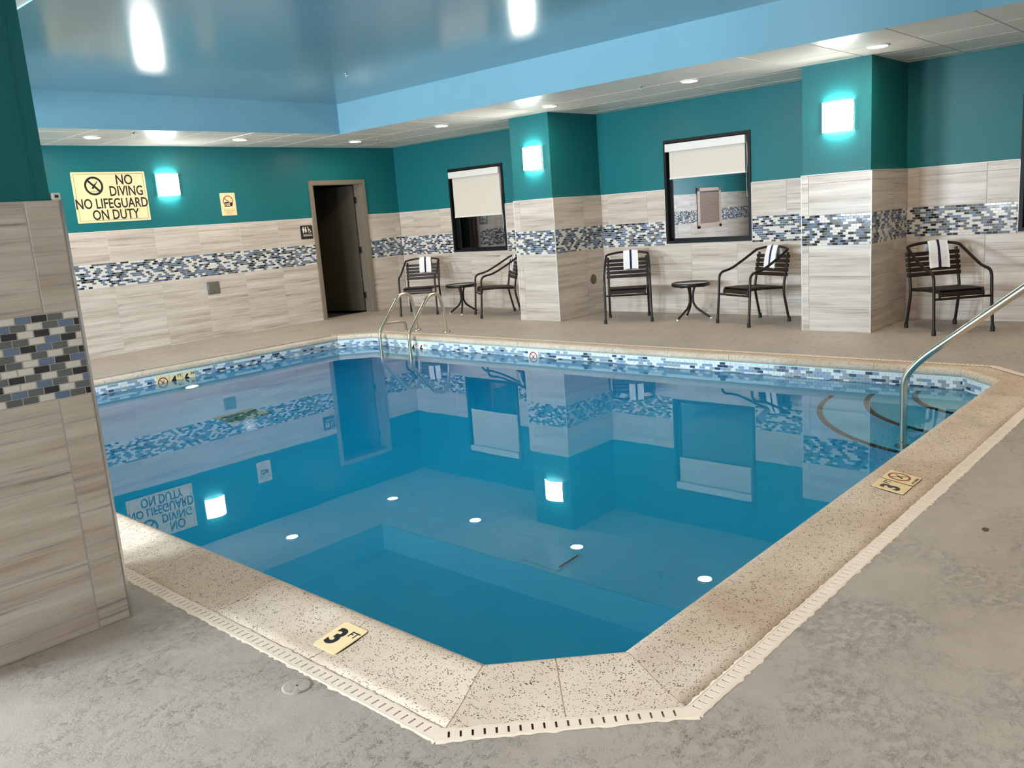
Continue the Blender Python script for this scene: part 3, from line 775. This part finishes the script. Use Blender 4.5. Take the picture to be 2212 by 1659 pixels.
# waterline plaques on the far wall (partly under water)
RB=(PI/2,0,0); yw=Y1+.03-.006
t=marker('no_diving_marker','no diving plaque at the far waterline under the wall of signs',(4.187,yw,-.128),RB,.148,.148,False); nodive(t,.15,.15,0,0,.058,words=False)
t=marker('depth_marker','4 FT plaque at the far waterline beside the no diving plaque',(4.341,yw,-.128),RB,.148,.148,False)
text(t,'numeral','4',-.025,-.002,.004,.125,'ink_black',bold=.004); text(t,'unit_lettering','FT',.042,.042,.004,.045,'ink_black',bold=.0008)
t=marker('depth_marker','6 IN plaque at the far waterline next to the 4 FT plaque',(4.495,yw,-.128),RB,.148,.148,False)
text(t,'numeral','6',-.025,-.002,.004,.125,'ink_black',bold=.004); text(t,'unit_lettering','IN',.044,.042,.004,.045,'ink_black',bold=.0008)
RR=(PI/2,0,-PI/2); xw=X1+.03-.006  # daylight on the right-side plaques painted in as white instead of cream
t=marker('depth_marker','4 FT plaque at the waterline beside the pool ladder',(xw,8.013,-.128),RR,.148,.148,False,col='sign_white')
text(t,'numeral','4',-.025,-.002,.004,.125,'ink_black',bold=.003); text(t,'unit_lettering','FT',.042,.042,.004,.045,'ink_black',bold=.0006)
t=marker('depth_marker','6 IN plaque at the waterline right of the ladder rails',(xw,7.859,-.128),RR,.148,.148,False,col='sign_white')
text(t,'numeral','6',-.025,-.002,.004,.125,'ink_black',bold=.003); text(t,'unit_lettering','IN',.044,.042,.004,.045,'ink_black',bold=.0006)
t=marker('no_diving_marker','no diving plaque at the waterline below the farther column',(xw,6.064,-.128),RR,.148,.148,False,col='sign_white'); nodive(t,.15,.15,0,0,.058,words=False)

# ------------------------------------------------------------------ wall signs
t=thing('pool_rule_sign','large cream sign reading NO DIVING NO LIFEGUARD ON DUTY','sign',(4.846,YB+.009,1.996),RB)
MB().plate(rrect(.925,.622,.008),0,.010).obj('sign_board','sign_cream',t)
m=MB(); 
for (a,b,c,d) in ((-.437,.437,.283,.287),(-.437,.437,-.287,-.283),(-.437,-.433,-.287,.287),(.433,.437,-.287,.287)): m.box(a,b,c,d,.0095,.0106)
m.obj('border_line','sign_line',t)
text(t,'lettering','NO',.185,.205,.010,.172,'ink_black',bold=.0028,sx=.82); text(t,'lettering','DIVING',.195,.065,.010,.172,'ink_black',bold=.0028,sx=.76)
text(t,'lettering','NO LIFEGUARD',-.003,-.085,.010,.172,'ink_black',bold=.0028,sx=.76); text(t,'lettering','ON DUTY',.02,-.225,.010,.172,'ink_black',bold=.0028,sx=.76)
m=MB().ring(-.205,.140,.090,.116,.0095,.0108); slash(m,-.205,.14,.10,.026,.0095,.0107,-PI/4); m.obj('prohibition_ring','ink_black',t)
m=MB(); diver(m,-.195,.148,.085,.0095,.0112); 
for k in range(6): m.box(-.255+.017*k,-.243+.017*k,.068+(k%2)*.005,.074+(k%2)*.005,.0095,.0107)
m.obj('diver_pictogram','ink_black',t)
t=thing('food_rule_sign','small cream sign with a crossed out burger and drink','sign',(6.457,YB+.009,1.840),RB)
MB().plate(rrect(.230,.312,.004),0,.006).obj('sign_board','sign_cream',t)
m=MB()
for (a,b,c,d) in ((-.098,.098,.138,.140),(-.098,.098,-.066,-.064),(-.098,-.096,-.066,.140),(.096,.098,-.066,.140)): m.box(a,b,c,d,.0055,.0064)
m.obj('border_line','ink_green',t)
m=MB().ring(0,.042,.066,.078,.0055,.0066); slash(m,0,.042,.072,.012,.0055,.0065,-PI/5); m.obj('prohibition_ring','ink_red',t)
m=MB(); bun=[(-.062+.076*(1-math.cos(PI*k/10))/2, .010+.026*math.sin(PI*k/10)) for k in range(11)][::-1]
m.plate(bun,.0055,.0068); m.box(-.064,.016,-.012,-.004,.0055,.0068); m.box(-.066,.018,-.034,-.020,.0055,.0068)
m.plate([(.026,-.030),(.060,-.030),(.066,.022),(.020,.022)],.0055,.0068); m.box(.045,.049,.022,.075,.0055,.0066); m.obj('food_pictogram','ink_black',t)
for k,s in enumerate(('No Food or Drink','Allowed in','Pool Area')): text(t,'lettering',s,0,-.085-.024*k,.006,.024,'ink_red',sx=.9)
t=thing('restroom_sign','dark brown restroom sign with pictograms beside the door frame','sign',(7.697,YB,1.370),RB)
MB().plate(rrect(.213,.204,.006),0,.006).obj('sign_board','sign_brown',t)
m=MB()
for cx,fem in ((-.058,0),(-.016,1)):
    m.lathe([(.010,.0055),(.010,.0068),(0,.0068)],12,cx,.073,0,False)
    if not fem: m.plate([(cx-.008,-.010),(cx+.008,-.010),(cx+.009,.028),(cx+.016,.028),(cx+.016,.058),(cx-.016,.058),(cx-.016,.028),(cx-.009,.028)],.0055,.0068)
    else: m.plate([(cx-.007,-.010),(cx+.007,-.010),(cx+.008,.012),(cx+.019,.014),(cx+.011,.058),(cx-.011,.058),(cx-.019,.014),(cx-.008,.012)],.0055,.0068)
m.ring(.048,.016,.018,.024,.0055,.0068,24); m.lathe([(.009,.0055),(.009,.0068),(0,.0068)],12,.030,.074,0,False)
m.plate([(.027,.025),(.058,.025),(.076,-.008),(.082,-.005),(.062,.034),(.036,.034),(.036,.062),(.027,.062)],.0055,.0068); m.box(.034,.056,.043,.049,.0055,.0068)
m.box(-.075,.085,-.029,-.026,.0055,.0066); m.obj('pictogram','sign_white',t)
text(t,'lettering','RESTROOM',.012,-.052,.006,.030,'sign_white',bold=.0004)
t=thing('wall_outlet_box','grey square recessed outlet cover low on the tiled sign wall','outlet',(6.050,YB,.703),RB)
MB().rbox(0,0,.004,.190,.172,.010,.003).obj('frame','box_grey',t); MB().rbox(0,0,.010,.155,.138,.006,.003).obj('lid','box_grey',t); MB().lathe([(.008,.012),(.008,.016),(0,.016)],10,.0,-.05).obj('latch','ink_black',t)
t=thing('round_outlet_cover','round brown cover on the side of the farther column','outlet',(9.309,C1[0],.470),RB)
MB().lathe([(.066,0),(.066,.004),(.058,.007),(0,.007)],28).obj('cover_plate','outlet_brown',t); MB().box(-.02,.02,-.002,.002,.0065,.008).obj('slot','ink_black',t)
t=thing('vent_grille','brown louvred air grille on the sign wall left of the pillar','vent',((VENT[0]+VENT[1])/2,YB-.001,(VENT[2]+VENT[3])/2),RB)
hw,hh=(VENT[1]-VENT[0])/2,(VENT[3]-VENT[2])/2; m=MB()
for (a,b,c,d) in ((-hw,hw,hh-.08,hh),(-hw,hw,-hh,-hh+.12),(-hw,-hw+.12,-hh,hh),(hw-.12,hw,-hh,hh)): m.box(a,b,c,d,0,.02)
m.obj('frame','vent_brown',t); MB().box(-hw+.1,hw-.1,-hh+.1,hh-.06,.0,.004).obj('backing','ink_black',t)
sl_me=MB().box(-hw+.12,hw-.12,-.013,.013,-.002,.002).mesh('slat','vent_brown')
for k in range(26): link('slat',sl_me,t,(0,-hh+.14+k*(2*hh-.24)/26,.013),(.7,0,0))

# ------------------------------------------------------------------ lights
ml_ring=MB().lathe([(.098,0),(.098,-.008),(.090,-.014),(.080,-.015),(.076,-.008)],32).mesh('trim_ring','plastic_white')
ml_lens=MB().lathe([(.079,-.011),(.066,-.0135),(.03,-.015),(0,-.0155)],32).mesh('lens','downlight_lens')
DL=[(4.34,10.30,'round ceiling downlight above the no lifeguard sign'),(6.235,10.32,'round ceiling downlight above the burger sign'),(8.12,10.335,'round ceiling downlight nearest the restroom door'),
    (8.117,8.485,'round ceiling downlight in front of the farthest window'),(8.105,6.620,'round ceiling downlight just past the farther column top'),(8.135,4.770,'round ceiling downlight in front of the middle window'),
    (8.085,2.860,'round ceiling downlight beside the nearer column top'),(8.10,.95,'round ceiling downlight beyond the right edge over the deck'),
    (2.45,10.30,'round ceiling downlight hidden behind the near pillar'),(.95,8.45,'round ceiling downlight over the left deck far end'),(.95,5.6,'round ceiling downlight over the left deck behind the pillar'),(.95,1.2,'round ceiling downlight over the near left deck'),
    (2.9,.55,'round ceiling downlight above the near deck'),(4.8,.55,'round ceiling downlight above the near deck by the handrail'),(6.5,.55,'round ceiling downlight above the near right deck')]
for x,y,lab in DL:
    t=thing('ceiling_downlight',lab,'ceiling light',(x,y,ZS+.0005),group='recessed downlights'); link('trim_ring',ml_ring,t); link('lens',ml_lens,t)
def sconce(label,loc,rot):
    t=thing('wall_sconce',label,'wall lamp',loc,rot,'wall sconces'); W2_,H2,D2=.150,.140,.085
    MB().rbox(0,0,.006,.24,.22,.012,.003).obj('back_plate','trim_metal',t)
    m=MB(); n=16; prof=[(-W2_,.022)]+[(-W2_+2*W2_*k/n,.028+D2*math.sin(PI*k/n)**.8*.62) for k in range(n+1)]+[(W2_,.022)]
    for (x0,z0),(x1,z1) in zip(prof[:-1],prof[1:]): 
        b=len(m.v); m.v+=[(x0,-H2,z0),(x1,-H2,z1),(x1,H2,z1),(x0,H2,z0)]; m.face((b,b+1,b+2,b+3),0,True)
    m.obj('glass_shade','sconce_glow',t)
    for y in (-H2+.012,-H2+.028,H2-.012,H2-.028): MB().tube([(x,y,z+.003) for x,z in prof[1:-1]],.0016,5).obj('wire_band','trim_metal',t)
    for x in (-.008,.008): MB().tube([(x,-H2,.085),(x,-H2+.045,.085)],.0016,5).obj('wire_clip','trim_metal',t)
    for sx in (-1,1): MB().box(sx*W2_-.004,sx*W2_+.004,-H2,H2,.008,.026).obj('side_rail','cream_panel',t)
    return t
sconce('glowing square wall sconce beside the no diving sign',(5.606,YB+.008,2.128),RB)
sconce('glowing square wall sconce on the farther column',(XC+.011,7.313,2.088),RR)
sconce('glowing square wall sconce on the nearer column',(XC+.011,3.395,2.107),RR)
def sprinkler(label,loc):
    t=thing('sprinkler_head',label,'sprinkler',loc,group='fire sprinklers')
    MB().lathe([(.028,0),(.028,-.004),(.012,-.008),(.010,-.02)],16).obj('escutcheon','trim_metal',t)
    m=MB()
    for s in (-1,1): m.tube([(s*.008,0,-.02),(s*.011,0,-.032),(0,0,-.046)],.002,6)
    m.obj('yoke','trim_metal',t); MB().lathe([(.0,-.046),(.020,-.047),(.020,-.049),(0,-.049)],14).obj('deflector','trim_metal',t)
sprinkler('small sprinkler head under the glossy blue tray ceiling',(5.99,7.66,ZC)); sprinkler('small sprinkler head on the white soffit before the middle window',(7.95,5.24,ZS)); 
sprinkler('small sprinkler head on the soffit near the leftmost downlight',(4.60,9.83,ZS)); sprinkler('small sprinkler head on the soffit near the far corner',(8.42,10.2,ZS))

# ------------------------------------------------------------------ furniture
def chair_meshes():
    out=[]; R=.0145
    # local: x forward (front), y left, z up
    for s in (-1,1):
        p=fillet([(.320,s*.283,.03),(.300,s*.278,.30),(.285,s*.277,.585),(.130,s*.278,.605),(-.06,s*.276,.70),(-.232,s*.264,.800)],[.05,.09,.09,.12])
        out.append(('arm_leg',MB().tube(p,R,10).mesh('arm_leg','chair_brown')))
        out.append(('foot_cap',MB().lathe([(.019,0),(.021,.012),(.018,.05),(.0148,.055)],12,.322,s*.2835).mesh('foot_cap','rubber')))
        p=fillet([(-.262,s*.243,.775),(-.215,s*.246,.52),(-.185,s*.247,.36),(-.258,s*.250,.03)],[.12,.22])
        out.append(('back_leg',MB().tube(p,R,10).mesh('back_leg','chair_brown')))
        out.append(('foot_cap',MB().lathe([(.019,0),(.021,.012),(.018,.05),(.0148,.055)],12,-.262,s*.2502).mesh('foot_cap','rubber')))
        p=fillet([(.275,s*.21,.345),(.275,s*.21,.400),(.10,s*.215,.402),(-.195,s*.235,.385)],[.03,.05])
        out.append(('seat_rail',MB().tube(p,.012,8).mesh('seat_rail','chair_brown')))
    p=spline([(-.222,-.266,.797),(-.258,-.238,.812),(-.280,-.115,.831),(-.285,0,.836),(-.280,.115,.831),(-.258,.238,.812),(-.222,.266,.797)],5)
    out.append(('top_rail',MB().tube(p,R,10).mesh('top_rail','chair_brown')))
    out.append(('front_bar',MB().tube([(.302,-.277,.338),(.302,.277,.338)],.012,8).mesh('front_bar','chair_brown')))
    out.append(('rear_bar',MB().tube([(-.195,-.247,.392),(-.195,.247,.392)],.012,8).mesh('rear_bar','chair_brown')))
    # back straps: wrapped around both uprights
    for k in range(5):
        z=.530+k*.050; x=-.2165-(z-.52)*.186; y=.270
        m=MB(); m.rbox(x+.014,0,z,.006,2*y-.01,.038,.002); m.rbox(x-.012,0,z,.006,2*y-.01,.038,.002)
        for s in (-1,1): m.rbox(x,s*(y-.006),z,.032,.010,.038,.003)
        out.append(('back_strap',m.mesh('back_strap','strap_brown')))
    for k in range(8):
        x=.235-k*.0555; z=.402 if x>.05 else .402-(.05-x)*.065; y=.230
        m=MB(); m.rbox(x,0,z+.012,.046,2*y-.01,.006,.002); m.rbox(x,0,z-.012,.046,2*y-.01,.006,.002)
        for s in (-1,1): m.rbox(x,s*(y-.006),z,.046,.010,.030,.003)
        out.append(('seat_strap',m.mesh('seat_strap','strap_brown')))
    m=MB(); m.rbox(.284,0,.372,.006,.405,.038,.002); m.rbox(.267,0,.372,.006,.405,.038,.002); out.append(('seat_strap',m.mesh('seat_strap','strap_brown')))
    return out
CH_ME=chair_meshes()
def chair(label,fl,fr,turn=0):
    """placed by its two front feet (left/right as seen from the pool)"""
    a,b=Vector(fl),Vector(fr); mid=(a+b)/2; d=(b-a).normalized()       # local +y
    ang=math.atan2(d.y,d.x)-PI/2+math.radians(turn); fx=Vector((math.cos(ang),math.sin(ang)))
    base=mid-fx*.322
    t=thing('patio_armchair',label,'chair',(base.x,base.y,0),(0,0,ang),'strap armchairs along the window wall')
    for n_,me in CH_ME: link(n_,me,t)
    return t,ang,base
def towel(label,ch,yo,hf=.215,hb=.14,wd=.185):
    t0,ang,base=ch; R_=Matrix.Rotation(ang,3,'Z'); p=Vector((base.x,base.y,0))+R_@Vector((-.283,yo,.836))
    t=thing('towel',label,'towel',p,(0,0,ang),'striped towels on the chairs')
    def sheet(y0,y1,th,off):
        m=MB(); path=[]
        for k in range(7): f=k/6; path.append((.026+off+.050*(1-f)**.7,-hf+(hf-.004)*f))
        for k in range(1,9): a=PI*k/9; path.append(((.024+off)*math.cos(a),-.004+(.024+off)*math.sin(a)))
        for k in range(1,6): f=k/5; path.append((-.024-off-.03*f,-.004-hb*f))
        ny=8; base_=len(m.v); 
        for j,(x,z) in enumerate(path):
            for i_ in range(ny+1):
                y=y0+(y1-y0)*i_/ny; wob=.0025*math.sin(y*70+j*.7)
                m.v.append((x+wob,y*(1+.02*math.sin(j*.8)),z-.006*abs(y/.08)**2))
        for j in range(len(path)-1):
            for i_ in range(ny): q=base_+j*(ny+1)+i_; m.face((q,q+1,q+ny+2,q+ny+1),0,True)
        nv=len(m.v); inner=[(x*.8,y,z*1.0-.0) for x,y,z in m.v]
        m.v+=inner; fs=list(m.f)
        for f in fs: m.face(tuple(nv+i_ for i_ in f[::-1]),0,True)
        for j in range(len(path)-1):
            for i_ in (0,ny): q=j*(ny+1)+i_; m.face((q,q+ny+1,nv+q+ny+1,nv+q))
        for i_ in range(ny):
            for j in (0,len(path)-1): q=j*(ny+1)+i_; m.face((q,q+1,nv+q+1,nv+q))
        return m
    sheet(-wd/2,wd/2,.01,0).obj('cloth','towel_white',t)
    sheet(-.013,.013,.01,.0016).obj('stripe','towel_navy',t)
    return t
cA=chair('dark brown strap armchair beside the restroom door corner',(8.445,10.064),(8.786,9.633),-2)
cB=chair('dark brown strap armchair partly hidden behind the farther column',(8.891,8.914),(8.539,8.442))
cC=chair('dark brown strap armchair just right of the farther column',(8.465,6.237),(8.833,5.804),-7)
cD=chair('dark brown strap armchair just left of the nearer column',(8.860,4.939),(8.603,4.385))
cE=chair('dark brown strap armchair at the far right behind the handrail',(8.499,2.494),(8.939,2.054))
towel('white towel with navy stripe on the chair nearest the restroom door',cA,.045)
towel('white towel with navy stripe mostly hidden by the farther column',cB,-.03)
towel('white towel with navy stripe on the chair right of the farther column',cC,.045,.215)
towel('white towel with navy stripe on the chair left of the nearer column',cD,-.02,.235)
towel('white towel with navy stripe on the rightmost chair',cE,.055,.245,.1,.20)
def side_table(label,x,y,rz):
    t=thing('side_table',label,'table',(x,y,0),(0,0,rz),'round side tables')
    MB().lathe([(.205,.405),(.226,.400),(.232,.406),(.232,.438),(.228,.444),(.212,.444),(.208,.438)],40).obj('rim','chair_brown',t)
    MB().lathe([(.210,.432),(.210,.439),(0,.439)],40).obj('glass_top','tab_glass',t)
    for k in range(3):
        a=2*PI*k/3; c,s=math.cos(a),math.sin(a); rr=.022
        p=fillet([(c*.17,s*.17,.398),(c*.045,s*.045,.395),(c*rr,s*rr,.30),(c*rr,s*rr,.20),(c*.06,s*.06,.13),(c*.235,s*.235,.012)],[.03,.04,.03,.06])
        MB().tube(p,.0135,10).obj('leg','chair_brown',t); MB().lathe([(.0145,.0),(.0145,.016),(.010,.02)],10,c*.236,s*.236).obj('foot_cap','plastic_white',t)
side_table('round glass topped side table between the two farther chairs',8.97,9.25,math.radians(100)); side_table('round glass topped side table between the two middle chairs',9.14,5.43,math.radians(165))

# ------------------------------------------------------------------ pool ladder and rails
t=thing('pool_ladder','steel pool ladder with two looped rails at the far side','ladder',(7.0,8.24,0))
for s in (1,-1):
    y=s*.28
    p=fillet([(.395,y,0),(.37,y,.30),(.315,y,.505),(.135,y,.50),(-.235,y,.065),(-.235,y,-.85)],[.10,.09,.09,.06],8)
    rl=MB().tube(p,.0225,14).obj('rail','steel',t)
    MB().lathe([(.052,0),(.052,.010),(.045,.020),(.026,.024)],22,.395,y).obj('floor_flange','steel_dull',rl)
for z in (-.32,-.57,-.80): MB().rbox(-.20,0,z,.10,.52,.028,.006).obj('tread','plastic_white',t)
t=thing('anchor_pipe','short bent steel pipe in the deck beside the ladder','pipe',(7.357,8.70,0))
MB().tube(fillet([(0,0,0),(-.01,0,.125),(-.31,.13,.125)],.05,6),.017,12).obj('pipe','steel_dull',t); MB().lathe([(.034,0),(.034,.006),(.018,.010)],16).obj('floor_flange','steel_dull',t)
t=thing('pool_handrail','polished steel handrail rising from the pool steps','handrail',(5.76,1.85,-.70))
p=fillet([(0,0,0),(0,0,.875),(0,-.10,1.00),(0,-.92,1.665),(0,-1.12,1.50),(0,-1.16,.70)],[.07,.09,.12,.12],8)
MB().tube(p,.0235,16).obj('rail','steel',t)
MB().lathe([(.055,0),(.055,.010),(.046,.022),(.026,.026)],22).obj('step_flange','steel_dull',t)
MB().lathe([(.052,.70),(.052,.71),(.045,.72),(.026,.724)],22,0,-1.16).obj('deck_flange','steel_dull',t)

# ------------------------------------------------------------------ small things on the deck
t=thing('deck_cover','round painted cap in the deck beside the drain strip','cap',(1.295,2.228,0))
MB().lathe([(.047,.0),(.047,.002),(.040,.003),(0,.0028)],30).obj('cap','deck',t); MB().lathe([(.004,.0028),(.004,.004),(0,.004)],10).obj('screw','outlet_brown',t)
t=thing('dry_leaf','small dry brown leaf scrap lying on the right deck','leaf',(3.70,.86,0))
m=MB(); m.poly([(-.022,-.004,.002),(-.008,-.014,.006),(.010,-.012,.003),(.024,0,.001),(.012,.010,.005),(-.010,.012,.003)]); m.obj('blade','leaf_brown',t)
